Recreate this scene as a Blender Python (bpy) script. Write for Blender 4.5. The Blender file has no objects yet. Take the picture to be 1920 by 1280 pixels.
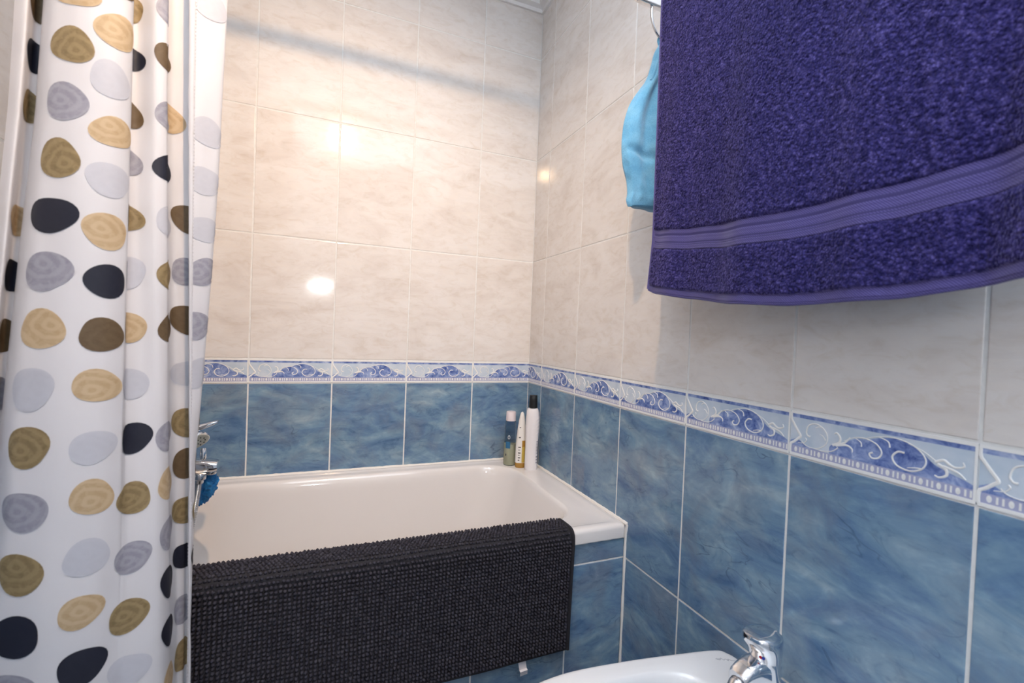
import bpy, bmesh, math, random
from mathutils import Vector, Matrix, noise as mnoise

# ------------------------------------------------------------------ camera
S = bpy.context.scene
Z0 = 0.90                                    # top of the decorated border
CAM = Vector((-0.7639, -1.6744, Z0 + 0.1129))
FW = Vector((0.3791, 0.9252, -0.0172)); RT = Vector((0.9249, -0.3782, 0.0398)); UP = Vector((-0.0303, 0.0310, 0.9991))
FPX = 859.0                                  # focal length in pixels of the 1920 px frame
cd = bpy.data.cameras.new('camera'); cam = bpy.data.objects.new('camera', cd); S.collection.objects.link(cam)
cd.sensor_fit = 'HORIZONTAL'; cd.sensor_width = 36.0; cd.lens = 36.0 * FPX / 1920.0; cd.clip_start = 0.02
cd.dof.use_dof = True; cd.dof.focus_distance = 1.35; cd.dof.aperture_fstop = 4.5
M3 = Matrix((RT, UP, -FW)).transposed()
cam.matrix_world = Matrix.Translation(CAM) @ M3.to_4x4()
S.camera = cam

# ------------------------------------------------------------------ world, lights, exposure
wd = bpy.data.worlds.new('world'); S.world = wd; wd.use_nodes = True
wd.node_tree.nodes['Background'].inputs[0].default_value = (0.75, 0.85, 1.0, 1)
wd.node_tree.nodes['Background'].inputs[1].default_value = 0.05
S.view_settings.view_transform = 'Standard'; S.view_settings.look = 'None'
S.view_settings.gamma = 1.0; S.view_settings.use_curve_mapping = False
S.view_settings.exposure = 0.12

def light(name, kind, loc, energy, color, target=None, **kw):
    l = bpy.data.lights.new(name, kind); l.energy = energy; l.color = color
    for k, v in kw.items(): setattr(l, k, v)
    o = bpy.data.objects.new(name, l); S.collection.objects.link(o); o.location = loc
    if target is not None:
        o.rotation_euler = (Vector(target) - Vector(loc)).to_track_quat('-Z', 'Y').to_euler()
    return o
# the photographer's flash, bounced off the white ceiling
light('bounced_flash', 'SPOT', (-0.62, -1.95, 1.00), 505, (0.80, 0.90, 1.0), (-0.58, -1.72, 2.36),
      spot_size=math.radians(84), spot_blend=1.0, shadow_soft_size=0.03)
LAMP = Vector((-0.70, -1.38, 2.18))
LAMP_AIM = Vector((-0.82, 0.0, 0.92))
light('spot_lamp_light', 'SPOT', LAMP, 66, (1.0, 0.65, 0.36), LAMP_AIM,
      spot_size=math.radians(102), spot_blend=1.0, shadow_soft_size=0.018)

# ------------------------------------------------------------------ helpers
COL = S.collection
rnd = random.Random(7)
def pixray(px, py): return FW + RT * ((px - 960) / FPX) + UP * ((640 - py) / FPX)
def pix(px, py, ax, val):
    d = pixray(px, py); return CAM + d * ((val - CAM[ax]) / d[ax])
def proj(P):
    d = P - CAM; w = d.dot(FW); return 960 + FPX * d.dot(RT) / w, 640 - FPX * d.dot(UP) / w

def link(name, me, parent=None, mats=(), smooth=False):
    o = bpy.data.objects.new(name, me); COL.objects.link(o)
    for m in mats:
        if len(me.materials) < len(mats): me.materials.append(m)
    if smooth:
        me.polygons.foreach_set('use_smooth', [True] * len(me.polygons))
    if parent: o.parent = parent
    return o
def mesh(name, verts, faces, mats=(), parent=None, smooth=False, midx=None, uvs=None):
    me = bpy.data.meshes.new(name); me.from_pydata([tuple(v) for v in verts], [], faces); me.update()
    if midx: me.polygons.foreach_set('material_index', midx)
    if uvs:
        ul = me.uv_layers.new(name='UVMap')
        for i, l in enumerate(me.loops): ul.data[i].uv = uvs[l.vertex_index]
    return link(name, me, parent, mats if isinstance(mats, (list, tuple)) else (mats,), smooth)
def autosmooth(o, ang=40):
    bm = bmesh.new(); bm.from_mesh(o.data)
    for e in bm.edges:
        if len(e.link_faces) == 2 and e.calc_face_angle(0) > math.radians(ang): e.smooth = False
    bm.to_mesh(o.data); bm.free()
    return o
def tag(o, label, cat=None, group=None, kind=None):
    o['label'] = label
    if cat: o['category'] = cat
    if group: o['group'] = group
    if kind: o['kind'] = kind
    return o
def empty(name, loc, label, cat, group=None):
    o = bpy.data.objects.new(name, None); COL.objects.link(o); o.location = loc; o.empty_display_size = 0.05
    return tag(o, label, cat, group)
def adopt(child, parent):
    child.parent = parent                    # parts keep world coordinates
    if parent.type == 'EMPTY': child.matrix_parent_inverse = Matrix.Translation(-parent.location)
    return child
class G:                                     # geometry collector
    def __init__(s): s.v = []; s.f = []; s.m = []
    def add(s, vs, fs, mi=0):
        b = len(s.v); s.v += [Vector(v) for v in vs]
        s.f += [tuple(i + b for i in f) for f in fs]; s.m += [mi] * len(fs)
    def box(s, lo, hi, mi=0):
        x0, y0, z0 = lo; x1, y1, z1 = hi
        s.add([(x0,y0,z0),(x1,y0,z0),(x1,y1,z0),(x0,y1,z0),(x0,y0,z1),(x1,y0,z1),(x1,y1,z1),(x0,y1,z1)],
              [(0,3,2,1),(4,5,6,7),(0,1,5,4),(1,2,6,5),(2,3,7,6),(3,0,4,7)], mi)
    def loft(s, rings, cap0=True, cap1=True, closed=True, mi=0):
        n = len(rings[0]); vs = [p for r in rings for p in r]; fs = []
        for i in range(len(rings) - 1):
            for j in range(n if closed else n - 1):
                k = (j + 1) % n
                fs.append((i*n+j, i*n+k, (i+1)*n+k, (i+1)*n+j))
        if cap0: fs.append(tuple(range(n - 1, -1, -1)))
        if cap1: fs.append(tuple(range((len(rings)-1)*n, len(rings)*n)))
        s.add(vs, fs, mi)
    def tube(s, pts, rad, n=10, mi=0, caps=True):
        pts = [Vector(p) for p in pts]; rs = rad if isinstance(rad, (list, tuple)) else [rad] * len(pts)
        t0 = (pts[1] - pts[0]).normalized()
        a = t0.orthogonal().normalized(); rings = []
        for i, p in enumerate(pts):
            t = (pts[min(i+1, len(pts)-1)] - pts[max(i-1, 0)]).normalized()
            a = (a - t * a.dot(t)).normalized(); b = t.cross(a)
            rings.append([p + (a * math.cos(2*math.pi*k/n) + b * math.sin(2*math.pi*k/n)) * rs[i] for k in range(n)])
        s.loft(rings, caps, caps, mi=mi)
    def lathe(s, prof, c=(0,0,0), axis=Vector((0,0,1)), n=24, sx=1, sy=1, mi=0, caps=True):
        axis = Vector(axis).normalized(); q = Vector((0,0,1)).rotation_difference(axis); c = Vector(c)
        rings = [[c + q @ Vector((r*sx*math.cos(2*math.pi*k/n), r*sy*math.sin(2*math.pi*k/n), z)) for k in range(n)] for r, z in prof]
        s.loft(rings, caps, caps, mi=mi)
    def build(s, name, mats, parent=None, smooth=True, sharp=40, uvs=None):
        o = mesh(name, s.v, s.f, mats, parent, smooth, s.m, uvs)
        if smooth and sharp: autosmooth(o, sharp)
        return o
def catmull(ps, n, closed=False):
    ps = [Vector(p) for p in ps]; out = []; m = len(ps)
    segs = m if closed else m - 1
    for i in range(segs):
        if closed: a, b, c, d = ps[(i-1) % m], ps[i], ps[(i+1) % m], ps[(i+2) % m]
        else: a, b, c, d = ps[max(i-1, 0)], ps[i], ps[i+1], ps[min(i+2, m-1)]
        for k in range(n):
            t = k / n
            out.append(0.5 * ((2*b) + (c-a)*t + (2*a-5*b+4*c-d)*t*t + (3*b-a-3*c+d)*t**3))
    if not closed: out.append(ps[-1])
    return out
def rrect(x0, x1, y0, y1, r, k=10, m=10):
    out = []
    for cx, cy, a0 in ((x1-r, y1-r, 0), (x0+r, y1-r, 90), (x0+r, y0+r, 180), (x1-r, y0+r, 270)):
        for i in range(k + 1):
            a = math.radians(a0 + 90*i/k); out.append((cx + r*math.cos(a), cy + r*math.sin(a)))
        nx, ny = {0: (x0+r, y1), 90: (x0, y0+r), 180: (x1-r, y0), 270: (x1, y1-r)}[a0]
        lx, ly = out[-1]
        for i in range(1, m): out.append((lx + (nx-lx)*i/m, ly + (ny-ly)*i/m))
    return out

# ------------------------------------------------------------------ materials
class N:
    def __init__(s, name):
        s.m = bpy.data.materials.new(name); s.m.use_nodes = True; s.t = s.m.node_tree; s.n = s.t.nodes
        s.b = s.n['Principled BSDF']; s.out = s.n['Material Output']
    def new(s, typ, inp=None, **kw):
        x = s.n.new(typ)
        for k, v in kw.items(): setattr(x, k, v)
        for k, v in (inp or {}).items():
            if isinstance(v, bpy.types.NodeSocket): s.t.links.new(v, x.inputs[k])
            else: x.inputs[k].default_value = v
        return x
    def lk(s, a, b): s.t.links.new(a, b)
    def ramp(s, fac, stops, interp='LINEAR'):
        r = s.new('ShaderNodeValToRGB', {'Fac': fac}); r.color_ramp.interpolation = interp
        e = r.color_ramp.elements
        while len(e) < len(stops): e.new(0.5)
        for x, (p, c) in zip(e, stops): x.position = p; x.color = (*c, 1)
        return r.outputs['Color']
    def mix(s, fac, a, b, mode='MIX'):
        x = s.new('ShaderNodeMix', data_type='RGBA', blend_type=mode)
        for i, v in ((0, fac), (6, a), (7, b)):
            if isinstance(v, bpy.types.NodeSocket): s.lk(v, x.inputs[i])
            else: x.inputs[i].default_value = v if i == 0 else ((*v, 1) if len(v) == 3 else v)
        return x.outputs[2]
    def set(s, **kw):
        for k, v in kw.items():
            k = {'color': 'Base Color', 'rough': 'Roughness', 'metal': 'Metallic', 'spec': 'Specular IOR Level', 'coat': 'Coat Weight',
                 'sheen': 'Sheen Weight', 'trans': 'Transmission Weight', 'ior': 'IOR', 'normal': 'Normal', 'sss': 'Subsurface Weight'}.get(k, k)
            if isinstance(v, bpy.types.NodeSocket): s.lk(v, s.b.inputs[k])
            else: s.b.inputs[k].default_value = (*v, 1) if isinstance(v, tuple) and len(v) == 3 else v
        return s.m
    def coords(s, scale=(1,1,1), rot=(0,0,0), rand=True, kind='Object'):
        tc = s.new('ShaderNodeTexCoord').outputs[kind]
        v = tc
        if rand:
            oi = s.new('ShaderNodeObjectInfo').outputs['Random']
            off = s.new('ShaderNodeVectorMath', {0: (13.7, 7.3, 3.1)}, operation='SCALE'); s.lk(oi, off.inputs['Scale'])
            v = s.new('ShaderNodeVectorMath', {0: tc, 1: off.outputs[0]}, operation='ADD').outputs[0]
        return s.new('ShaderNodeMapping', {'Vector': v, 'Rotation': rot, 'Scale': scale}).outputs[0]
    def bump(s, h, strength=0.3, dist=0.002):
        return s.new('ShaderNodeBump', {'Height': h, 'Strength': strength, 'Distance': dist}).outputs[0]

def simple(name, color, rough=0.4, **kw): return N(name).set(color=color, rough=rough, **kw)

def mat_blue():
    s = N('blue_marbled_glaze')
    v = s.coords(rand=True)
    st = s.new('ShaderNodeMapping', {'Vector': v, 'Rotation': (0, math.radians(52), 0), 'Scale': (3.2, 3.2, 6.4)}).outputs[0]
    nt = lambda vec, sc, de, ro, di: s.new('ShaderNodeTexNoise', {'Vector': vec, 'Scale': sc, 'Detail': de, 'Roughness': ro, 'Distortion': di}).outputs['Fac']
    big = nt(st, 1.7, 6.0, 0.60, 1.1); mid = nt(st, 5.0, 6.0, 0.64, 1.0); iso = nt(v, 8.0, 5.0, 0.62, 0.6); msk = nt(v, 11.0, 2.0, 0.5, 0.0)
    c = s.ramp(big, [(0.28, (0.078, 0.148, 0.280)), (0.42, (0.132, 0.228, 0.365)), (0.54, (0.190, 0.305, 0.420)), (0.70, (0.300, 0.405, 0.480))])
    g = s.ramp(iso, [(0.46, (0, 0, 0)), (0.66, (0.62, 0.62, 0.62))])
    c = s.mix(g, c, (0.170, 0.205, 0.270))
    c = s.mix(1.0, c, s.ramp(mid, [(0.30, (0.62, 0.67, 0.75)), (0.44, (0.92, 0.94, 0.96)), (0.56, (1.02, 1.02, 1.02)), (0.72, (1.30, 1.24, 1.18))]), 'MULTIPLY')
    vein = nt(st, 2.4, 2.5, 0.5, 1.0)
    vm = s.mix(1.0, s.ramp(vein, [(0.484, (0, 0, 0)), (0.5, (1, 1, 1)), (0.510, (0, 0, 0))]), s.ramp(msk, [(0.50, (0, 0, 0)), (0.66, (0.6, 0.6, 0.6))]), 'MULTIPLY')
    c = s.mix(vm, c, (0.050, 0.085, 0.150))
    return s.set(color=c, rough=0.13, spec=0.5, normal=s.bump(mid, 0.04, 0.002))
def mat_beige():
    s = N('cream_marbled_glaze')
    v = s.coords(rand=True)
    st = s.new('ShaderNodeMapping', {'Vector': v, 'Rotation': (0, math.radians(35), 0), 'Scale': (3.5, 3.5, 8.0)}).outputs[0]
    big = s.new('ShaderNodeTexNoise', {'Vector': st, 'Scale': 1.5, 'Detail': 6.0, 'Roughness': 0.6, 'Distortion': 1.0}).outputs['Fac']
    sm = s.new('ShaderNodeTexNoise', {'Vector': st, 'Scale': 6.0, 'Detail': 5.0, 'Roughness': 0.65, 'Distortion': 1.0}).outputs['Fac']
    c = s.ramp(big, [(0.32, (0.670, 0.625, 0.595)), (0.48, (0.725, 0.690, 0.665)), (0.62, (0.750, 0.725, 0.710))])
    d = s.ramp(sm, [(0.30, (0.93, 0.90, 0.86)), (0.5, (1, 1, 1)), (0.72, (1.03, 1.02, 1.0))])
    c = s.mix(1.0, c, d, 'MULTIPLY')
    return s.set(color=c, rough=0.09, spec=0.36, normal=s.bump(sm, 0.03, 0.002))
def mat_border_blue():
    s = N('border_blue_wash')
    v = s.coords(rand=True)
    n = s.new('ShaderNodeTexNoise', {'Vector': v, 'Scale': 48.0, 'Detail': 5.0, 'Roughness': 0.65, 'Distortion': 0.6}).outputs['Fac']
    c = s.ramp(n, [(0.32, (0.05, 0.09, 0.30)), (0.46, (0.16, 0.23, 0.50)), (0.58, (0.30, 0.38, 0.63)), (0.70, (0.52, 0.59, 0.76))])
    return s.set(color=c, rough=0.18)
def mat_border_pale():
    s = N('border_pale_glaze')
    v = s.coords(rand=True)
    n = s.new('ShaderNodeTexNoise', {'Vector': v, 'Scale': 25.0, 'Detail': 3.0}).outputs['Fac']
    c = s.ramp(n, [(0.35, (0.50, 0.60, 0.71)), (0.65, (0.64, 0.70, 0.78))])
    return s.set(color=c, rough=0.18)
MB, MC = mat_blue(), mat_beige()
MBB, MBP = mat_border_blue(), mat_border_pale()
MBW = simple('border_white_relief', (0.84, 0.84, 0.83), 0.22)
MBL = simple('border_lavender', (0.40, 0.42, 0.60), 0.25)
def mat_grout():
    s = N('white_grout'); v = s.coords(rand=False)
    n = s.new('ShaderNodeTexNoise', {'Vector': v, 'Scale': 60.0, 'Detail': 3.0}).outputs['Fac']
    return s.set(color=s.ramp(n, [(0.3, (0.70, 0.70, 0.69)), (0.7, (0.80, 0.80, 0.79))]), rough=0.8)
MG = mat_grout()
MW = simple('white_paint', (0.82, 0.82, 0.83), 0.6)
MENAMEL = simple('white_enamel', (0.74, 0.72, 0.715), 0.10, coat=0.4)
MCER = simple('white_ceramic', (0.72, 0.73, 0.75), 0.07, coat=0.5)
MCAULK = simple('white_sealant', (0.80, 0.78, 0.75), 0.5)
MCHROME = N('chrome').set(color=(0.80, 0.81, 0.83), metal=1.0, rough=0.07)
MCHROME_D = N('brushed_chrome').set(color=(0.55, 0.56, 0.58), metal=1.0, rough=0.22)

# ------------------------------------------------------------------ tiles
XL, YR, ZC = -1.27, -2.65, 2.365            # left wall, wall behind the camera, ceiling
JW = 0.0046                                  # joint width
PROUD = 0.0011
_tile_cache = {}
def tile_mesh(kind, w, h, mat):
    key = (kind, round(w, 4), round(h, 4))
    if key in _tile_cache: return _tile_cache[key]
    a, b = w/2 - JW/2, h/2 - JW/2; c = 0.0014
    vs = [(sx*a, 0.0, sz*b) for sx, sz in ((-1,-1),(1,-1),(1,1),(-1,1))]
    vs += [(sx*a, -PROUD*0.45, sz*b) for sx, sz in ((-1,-1),(1,-1),(1,1),(-1,1))]
    vs += [(sx*(a-c*0.4), -PROUD*0.85, sz*(b-c*0.4)) for sx, sz in ((-1,-1),(1,-1),(1,1),(-1,1))]
    vs += [(sx*(a-c), -PROUD, sz*(b-c)) for sx, sz in ((-1,-1),(1,-1),(1,1),(-1,1))]
    fs = []
    for r in range(3):
        for i in range(4): fs.append((r*4+i, r*4+(i+1) % 4, r*4+4+(i+1) % 4, r*4+4+i))
    fs.append((12, 13, 14, 15))
    me = bpy.data.meshes.new(kind); me.from_pydata(vs, [], fs); me.materials.append(mat); me.update()
    _tile_cache[key] = me
    return me

# ---- decorated border: one tile, 25 x 7.95 cm, drawn as relief
BH = 0.0795
def ribbon(g, pts, w0, w1, mi, y, h, wmid=None, n=8):
    P = catmull([(u, 0, v) for u, v in pts], n); L = []
    m = len(P)
    for i, p in enumerate(P):
        t = (P[min(i+1, m-1)] - P[max(i-1, 0)]).normalized(); nn = Vector((-t.z, 0, t.x))
        q = i / (m - 1)
        w = (w0 + (w1-w0)*q) if wmid is None else (w0*(1-q)**2 + 2*q*(1-q)*(2*wmid-(w0+w1)/2) + w1*q*q)
        w = max(w, 0.0004)/2
        L.append([p + nn*w + Vector((0, y, 0)), p + nn*w*0.5 + Vector((0, y-h, 0)), p - nn*w*0.5 + Vector((0, y-h, 0)), p - nn*w + Vector((0, y, 0))])
    g.loft(L, False, False, closed=False, mi=mi)
def disc2(g, u, v, ru, rv, mi, y, n=10, h=0.0004):
    g.add([(u, y-h, v)] + [(u + ru*math.cos(2*math.pi*k/n), y, v + rv*math.sin(2*math.pi*k/n)) for k in range(n)],
          [(0, (k % n)+1, ((k+1) % n)+1) for k in range(n)], mi)
def border_geo():
    W = 0.25; g = G(); a = W/2 - 0.0008; yb = -PROUD
    U = lambda u: (u - 0.5) * W
    V = lambda v: (v - 0.5) * BH
    # body: 0 pale, 1 blue, 2 white, 3 lavender
    g.box((-a, yb, V(0.015)), (a, 0.0, V(0.985)), 0)
    def quad(u0, u1, v0, v1, mi, lift): g.add([(U(u0), yb-lift, V(v0)), (U(u1), yb-lift, V(v0)), (U(u1), yb-lift, V(v1)), (U(u0), yb-lift, V(v1))], [(0,1,2,3)], mi)
    quad(0.004, 0.996, 0.845, 0.925, 1, 0.0002)
    quad(0.004, 0.996, 0.075, 0.235, 3, 0.0002)
    g.box((-a, yb-0.0009, V(0.925)), (a, yb, V(0.985)), 2)
    g.box((-a, yb-0.0009, V(0.015)), (a, yb, V(0.075)), 2)
    # blue wave under the arch, to the right; and the wedge at the left below the chevron
    arch = [(0.27,0.24),(0.275,0.40),(0.33,0.47),(0.37,0.55),(0.43,0.65),(0.49,0.68),(0.56,0.76),(0.64,0.80),(0.71,0.755),(0.77,0.64),(0.82,0.50),(0.88,0.42),(0.94,0.36),(0.985,0.30),(0.996,0.24)]
    A = catmull([(u,0,v) for u,v in arch], 4)
    for p, q in zip(A[:-1], A[1:]):
        if q.x - p.x > 1e-5: g.add([(U(p.x), yb-0.0002, V(0.235)), (U(q.x), yb-0.0002, V(0.235)), (U(q.x), yb-0.0002, V(max(q.z,.235))), (U(p.x), yb-0.0002, V(max(p.z,.235)))], [(0,1,2,3)], 1)
    g.add([(U(0.004),yb-0.0002,V(0.235)),(U(0.22),yb-0.0002,V(0.235)),(U(0.10),yb-0.0002,V(0.30)),(U(0.05),yb-0.0002,V(0.40)),(U(0.004),yb-0.0002,V(0.33))],[(0,1,2,3,4)],1)
    y = yb - 0.0002; H = 0.0008
    R = lambda pts, w0, w1, wm=None: ribbon(g, [(U(u), V(v)) for u, v in pts], w0, w1, 2, y, H, wm)
    # chevron and white upright at the joint
    R([(0.004,0.95),(0.006,0.80),(0.02,0.72),(0.05,0.58),(0.075,0.46),(0.06,0.40),(0.03,0.31),(0.006,0.24),(0.005,0.06)], 0.0044, 0.0044)
    g.box((U(0.985), yb-0.0008, V(0.02)), (a, yb, V(0.97)), 2)
    # first scroll
    R([(0.085,0.36),(0.11,0.29),(0.16,0.26),(0.21,0.30),(0.25,0.42),(0.255,0.58),(0.225,0.72),(0.175,0.78),(0.13,0.72),(0.115,0.58),(0.125,0.50),(0.145,0.49)], 0.0012, 0.0030, 0.0019)
    R([(0.06,0.30),(0.10,0.33),(0.118,0.40),(0.11,0.44)], 0.0010, 0.0020)
    R([(0.16,0.26),(0.23,0.25),(0.29,0.30),(0.325,0.40)], 0.0010, 0.0022)
    R([(0.205,0.58),(0.225,0.56),(0.245,0.48)], 0.0008, 0.0018)
    R([(0.178,0.70),(0.20,0.735),(0.225,0.72)], 0.0022, 0.0010)
    # leaf sprig
    R([(0.29,0.42),(0.33,0.50),(0.335,0.60),(0.315,0.68),(0.30,0.66)], 0.0040, 0.0020, 0.0034)
    R([(0.325,0.46),(0.365,0.53),(0.395,0.66)], 0.0034, 0.0012, 0.0030)
    R([(0.31,0.43),(0.37,0.48),(0.405,0.44),(0.41,0.37)], 0.0040, 0.0014, 0.0030)
    # arch one with curl
    R([(0.36,0.56),(0.42,0.665),(0.48,0.69),(0.54,0.63),(0.57,0.50),(0.555,0.385),(0.52,0.355),(0.505,0.42),(0.525,0.46)], 0.0012, 0.0026, 0.0022)
    R([(0.425,0.655),(0.455,0.60),(0.46,0.52)], 0.0012, 0.0022)
    # arch two with big curl
    R([(0.47,0.68),(0.55,0.775),(0.63,0.81),(0.71,0.76),(0.765,0.64),(0.785,0.50),(0.765,0.36),(0.71,0.285),(0.65,0.33),(0.625,0.46),(0.65,0.575),(0.685,0.58)], 0.0010, 0.0028, 0.0022)
    R([(0.55,0.775),(0.60,0.72),(0.61,0.62)], 0.0012, 0.0024)
    R([(0.70,0.33),(0.735,0.36),(0.765,0.37)], 0.0010, 0.0020)
    R([(0.70,0.76),(0.77,0.68),(0.83,0.555)], 0.0008, 0.0016)
    # end leaf cluster
    R([(0.825,0.54),(0.86,0.60),(0.885,0.55),(0.91,0.52),(0.945,0.56),(0.94,0.63)], 0.0036, 0.0012, 0.0034)
    R([(0.835,0.52),(0.87,0.46),(0.875,0.36),(0.845,0.30),(0.825,0.32)], 0.0040, 0.0016, 0.0034)
    R([(0.86,0.50),(0.92,0.45),(0.955,0.36)], 0.0034, 0.0012, 0.0028)
    # bead row
    for i in range(12):
        u = 0.045 + i * 0.08
        if u > 0.975: continue
        disc2(g, U(u), V(0.155), 0.0027, 0.0046, 2, y)
        for k in (0.030, 0.052):
            if u + k < 0.98: g.box((U(u+k)-0.0011, y-0.0003, V(0.10)), (U(u+k)+0.0011, y, V(0.21)), 2)
    return g
_bg = border_geo()
_bcache = {}
def border_mesh(cut0, cut1):
    """border tile clipped to local fraction [cut0, cut1] of its length"""
    key = (round(cut0, 3), round(cut1, 3))
    if key in _bcache: return _bcache[key]
    me = bpy.data.meshes.new('border_tile'); me.from_pydata([tuple(v) for v in _bg.v], [], _bg.f); me.update()
    me.polygons.foreach_set('material_index', _bg.m)
    if cut0 > 0 or cut1 < 1:
        bm = bmesh.new(); bm.from_mesh(me)
        for c, sg in ((cut0, -1), (cut1, 1)):
            if 0 < c < 1:
                bmesh.ops.bisect_plane(bm, geom=bm.verts[:]+bm.edges[:]+bm.faces[:], plane_co=((c-0.5)*0.25, 0, 0), plane_no=(sg, 0, 0), clear_outer=True)
        bm.to_mesh(me); bm.free()
    for m in (MBP, MBB, MBW, MBL): me.materials.append(m)
    _bcache[key] = me
    return me

ROWS = [('blue', 0.0, Z0-BH-0.795), ('blue', Z0-BH-0.795, Z0-BH-0.395), ('blue', Z0-BH-0.395, Z0-BH), ('border', Z0-BH, Z0),
        ('cream', Z0, Z0+0.4), ('cream', Z0+0.4, Z0+0.8), ('cream', Z0+0.8, Z0+1.2), ('cream', Z0+1.2, ZC)]
def tile_wall(parent, joints, length, origin, rotz, rows=ROWS):
    """joints: distance of the first joint; tiles run from 0 to length along local +x from origin"""
    edges = [0.0]; x = joints
    while x < length - 1e-4:
        if x > 1e-4: edges.append(x)
        x += 0.25
    edges.append(length)
    Rm = Matrix.Rotation(rotz, 4, 'Z'); Tm = Matrix.Translation(origin)
    for kind, z0, z1 in rows:
        for a, b in zip(edges[:-1], edges[1:]):
            w = b - a
            if w < 0.012: continue
            if kind == 'border':
                if w > 0.2495: c0, c1, xc = 0, 1, (a+b)/2
                elif a == 0.0: c0, c1 = 1 - w/0.25, 1; xc = b - 0.125
                else: c0, c1 = 0, w/0.25; xc = a + 0.125
                me = border_mesh(c0, c1)
            else:
                me = tile_mesh(kind + '_tile', w, z1-z0, MB if kind == 'blue' else MC); xc = (a+b)/2
            o = bpy.data.objects.new({'blue': 'blue_tile', 'cream': 'cream_tile', 'border': 'border_tile'}[kind], me)
            COL.objects.link(o); o.parent = parent
            o.matrix_local = Tm @ Rm @ Matrix.Translation((xc, 0, (z0+z1)/2))

def slab(name, lo, hi, mat, label):
    g = G(); g.box(lo, hi); o = g.build(name, (mat,), smooth=False)
    o['kind'] = 'structure'; o['label'] = label
    return o
wb = slab('wall_back', (XL-0.1, 0.0, 0), (0.1, 0.1, ZC), MG, 'back wall tiled cream above and blue below a scroll border')
wr = slab('wall_right', (0.0, YR, 0), (0.1, 0.0, ZC), MG, 'right wall tiled cream above and blue below, behind the towel')
wl = slab('wall_left', (XL-0.1, YR, 0), (XL, 0.0, ZC), MG, 'left wall tiled cream, just visible past the shower curtain')
slab('wall_front', (XL-0.1, YR-0.1, 0), (0.1, YR, ZC), MW, 'plain white wall behind the camera')
fl = slab('floor', (XL-0.1, YR-0.1, -0.1), (0.1, 0.1, 0.0), simple('floor_tile_grey', (0.45, 0.47, 0.50), 0.35), 'grey bathroom floor, out of view')
slab('ceiling', (XL-0.1, YR-0.1, ZC), (0.1, 0.1, ZC+0.1), MW, 'white bathroom ceiling')
E0, D0 = 0.2354, 0.1195
Lb = -XL
tile_wall(wb, (Lb - E0) % 0.25, Lb, Vector((XL, 0, 0)), 0.0)
tile_wall(wr, D0, -YR, Vector((0, 0, 0)), -math.pi/2)
tile_wall(wl, 0.17, -YR, Vector((XL, YR, 0)), math.pi/2)

# stepped cornice along the ceiling
CZ = 2.277
prof = [(0.0, CZ), (0.010, CZ), (0.010, CZ+0.014), (0.030, CZ+0.018), (0.030, CZ+0.034), (0.052, CZ+0.038), (0.052, CZ+0.054),
        (0.076, CZ+0.058), (0.076, CZ+0.072), (0.102, CZ+0.076), (0.102, ZC), (0.0, ZC)]
def cornice(name, f0, f1, label):
    g = G(); g.loft([[f0(d, z) for d, z in prof], [f1(d, z) for d, z in prof]]); o = g.build(name, (MW,), smooth=False)
    o['kind'] = 'structure'; o['label'] = label
cornice('trim_1', lambda d, z: (XL+d, -d, z), lambda d, z: (-d, -d, z), 'white stepped cornice above the back wall')
cornice('trim_2', lambda d, z: (-d, -d, z), lambda d, z: (-d, YR+d, z), 'white stepped cornice above the right wall')
cornice('trim_3', lambda d, z: (XL+d, YR+d, z), lambda d, z: (XL+d, -d, z), 'white stepped cornice above the left wall')

# ------------------------------------------------------------------ bath panel and bathtub
YA = -0.6650
ap = slab('wall_bath_front', (XL, YA, 0), (0.0, -0.615, 0.482), MG, 'tiled panel in front of the bathtub')
aprows = [('blue', 0.0, Z0-BH-0.795), ('blue', Z0-BH-0.795, Z0-BH-0.395), ('blue', Z0-BH-0.395, 0.482)]
tile_wall(ap, (Lb - 0.173) % 0.25, Lb, Vector((XL, YA, 0)), 0.0, aprows)

tub = None
def make_tub():
    g = G(); rings = []
    X0, X1, Y0, Y1 = XL+0.003, -0.003, -0.6745, -0.003
    def R(x0, x1, y0, y1, r, z): rings.append([(x, y, z) for x, y in rrect(x0, x1, y0, y1, r)])
    R(X0+.006, X1-.006, Y0+.010, Y1-.006, .006, .4835)
    R(X0, X1, Y0, Y1, .010, .4835)
    R(X0, X1, Y0, Y1, .010, .508)
    R(X0+.001, X1-.001, Y0+.0015, Y1-.001, .010, .5135)
    R(X0+.004, X1-.004, Y0+.006, Y1-.004, .012, .5175)
    R(X0+.009, X1-.009, Y0+.012, Y1-.009, .014, .5190)
    R(X0+.020, X1-.022, Y0+.024, Y1-.018, .018, .5190)
    R(X0+.026, X1-.030, Y0+.030, Y1-.024, .024, .5165)
    R(X0+.032, X1-.038, Y0+.036, Y1-.030, .030, .5150)
    R(-1.185, -.092, -.612, -.050, .125, .5150)
    R(-1.182, -.095, -.609, -.053, .123, .5142)
    R(-1.178, -.099, -.605, -.057, .120, .5110)
    R(-1.173, -.104, -.600, -.062, .116, .5040)
    R(-1.169, -.109, -.596, -.066, .113, .492)
    R(-1.164, -.118, -.591, -.071, .110, .46)
    R(-1.150, -.150, -.580, -.082, .110, .36)
    R(-1.135, -.190, -.568, -.095, .110, .25)
    R(-1.120, -.225, -.552, -.110, .105, .185)
    R(-1.095, -.260, -.525, -.138, .100, .150)
    R(-1.040, -.320, -.470, -.195, .090, .135)
    R(-.900, -.480, -.400, -.270, .060, .130)
    g.loft(rings, cap0=False, cap1=True)
    o = g.build('bathtub', (MENAMEL,), smooth=True, sharp=60)
    return tag(o, 'white enamel built-in bathtub with a rounded basin', 'bathtub')
tub = make_tub()
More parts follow.
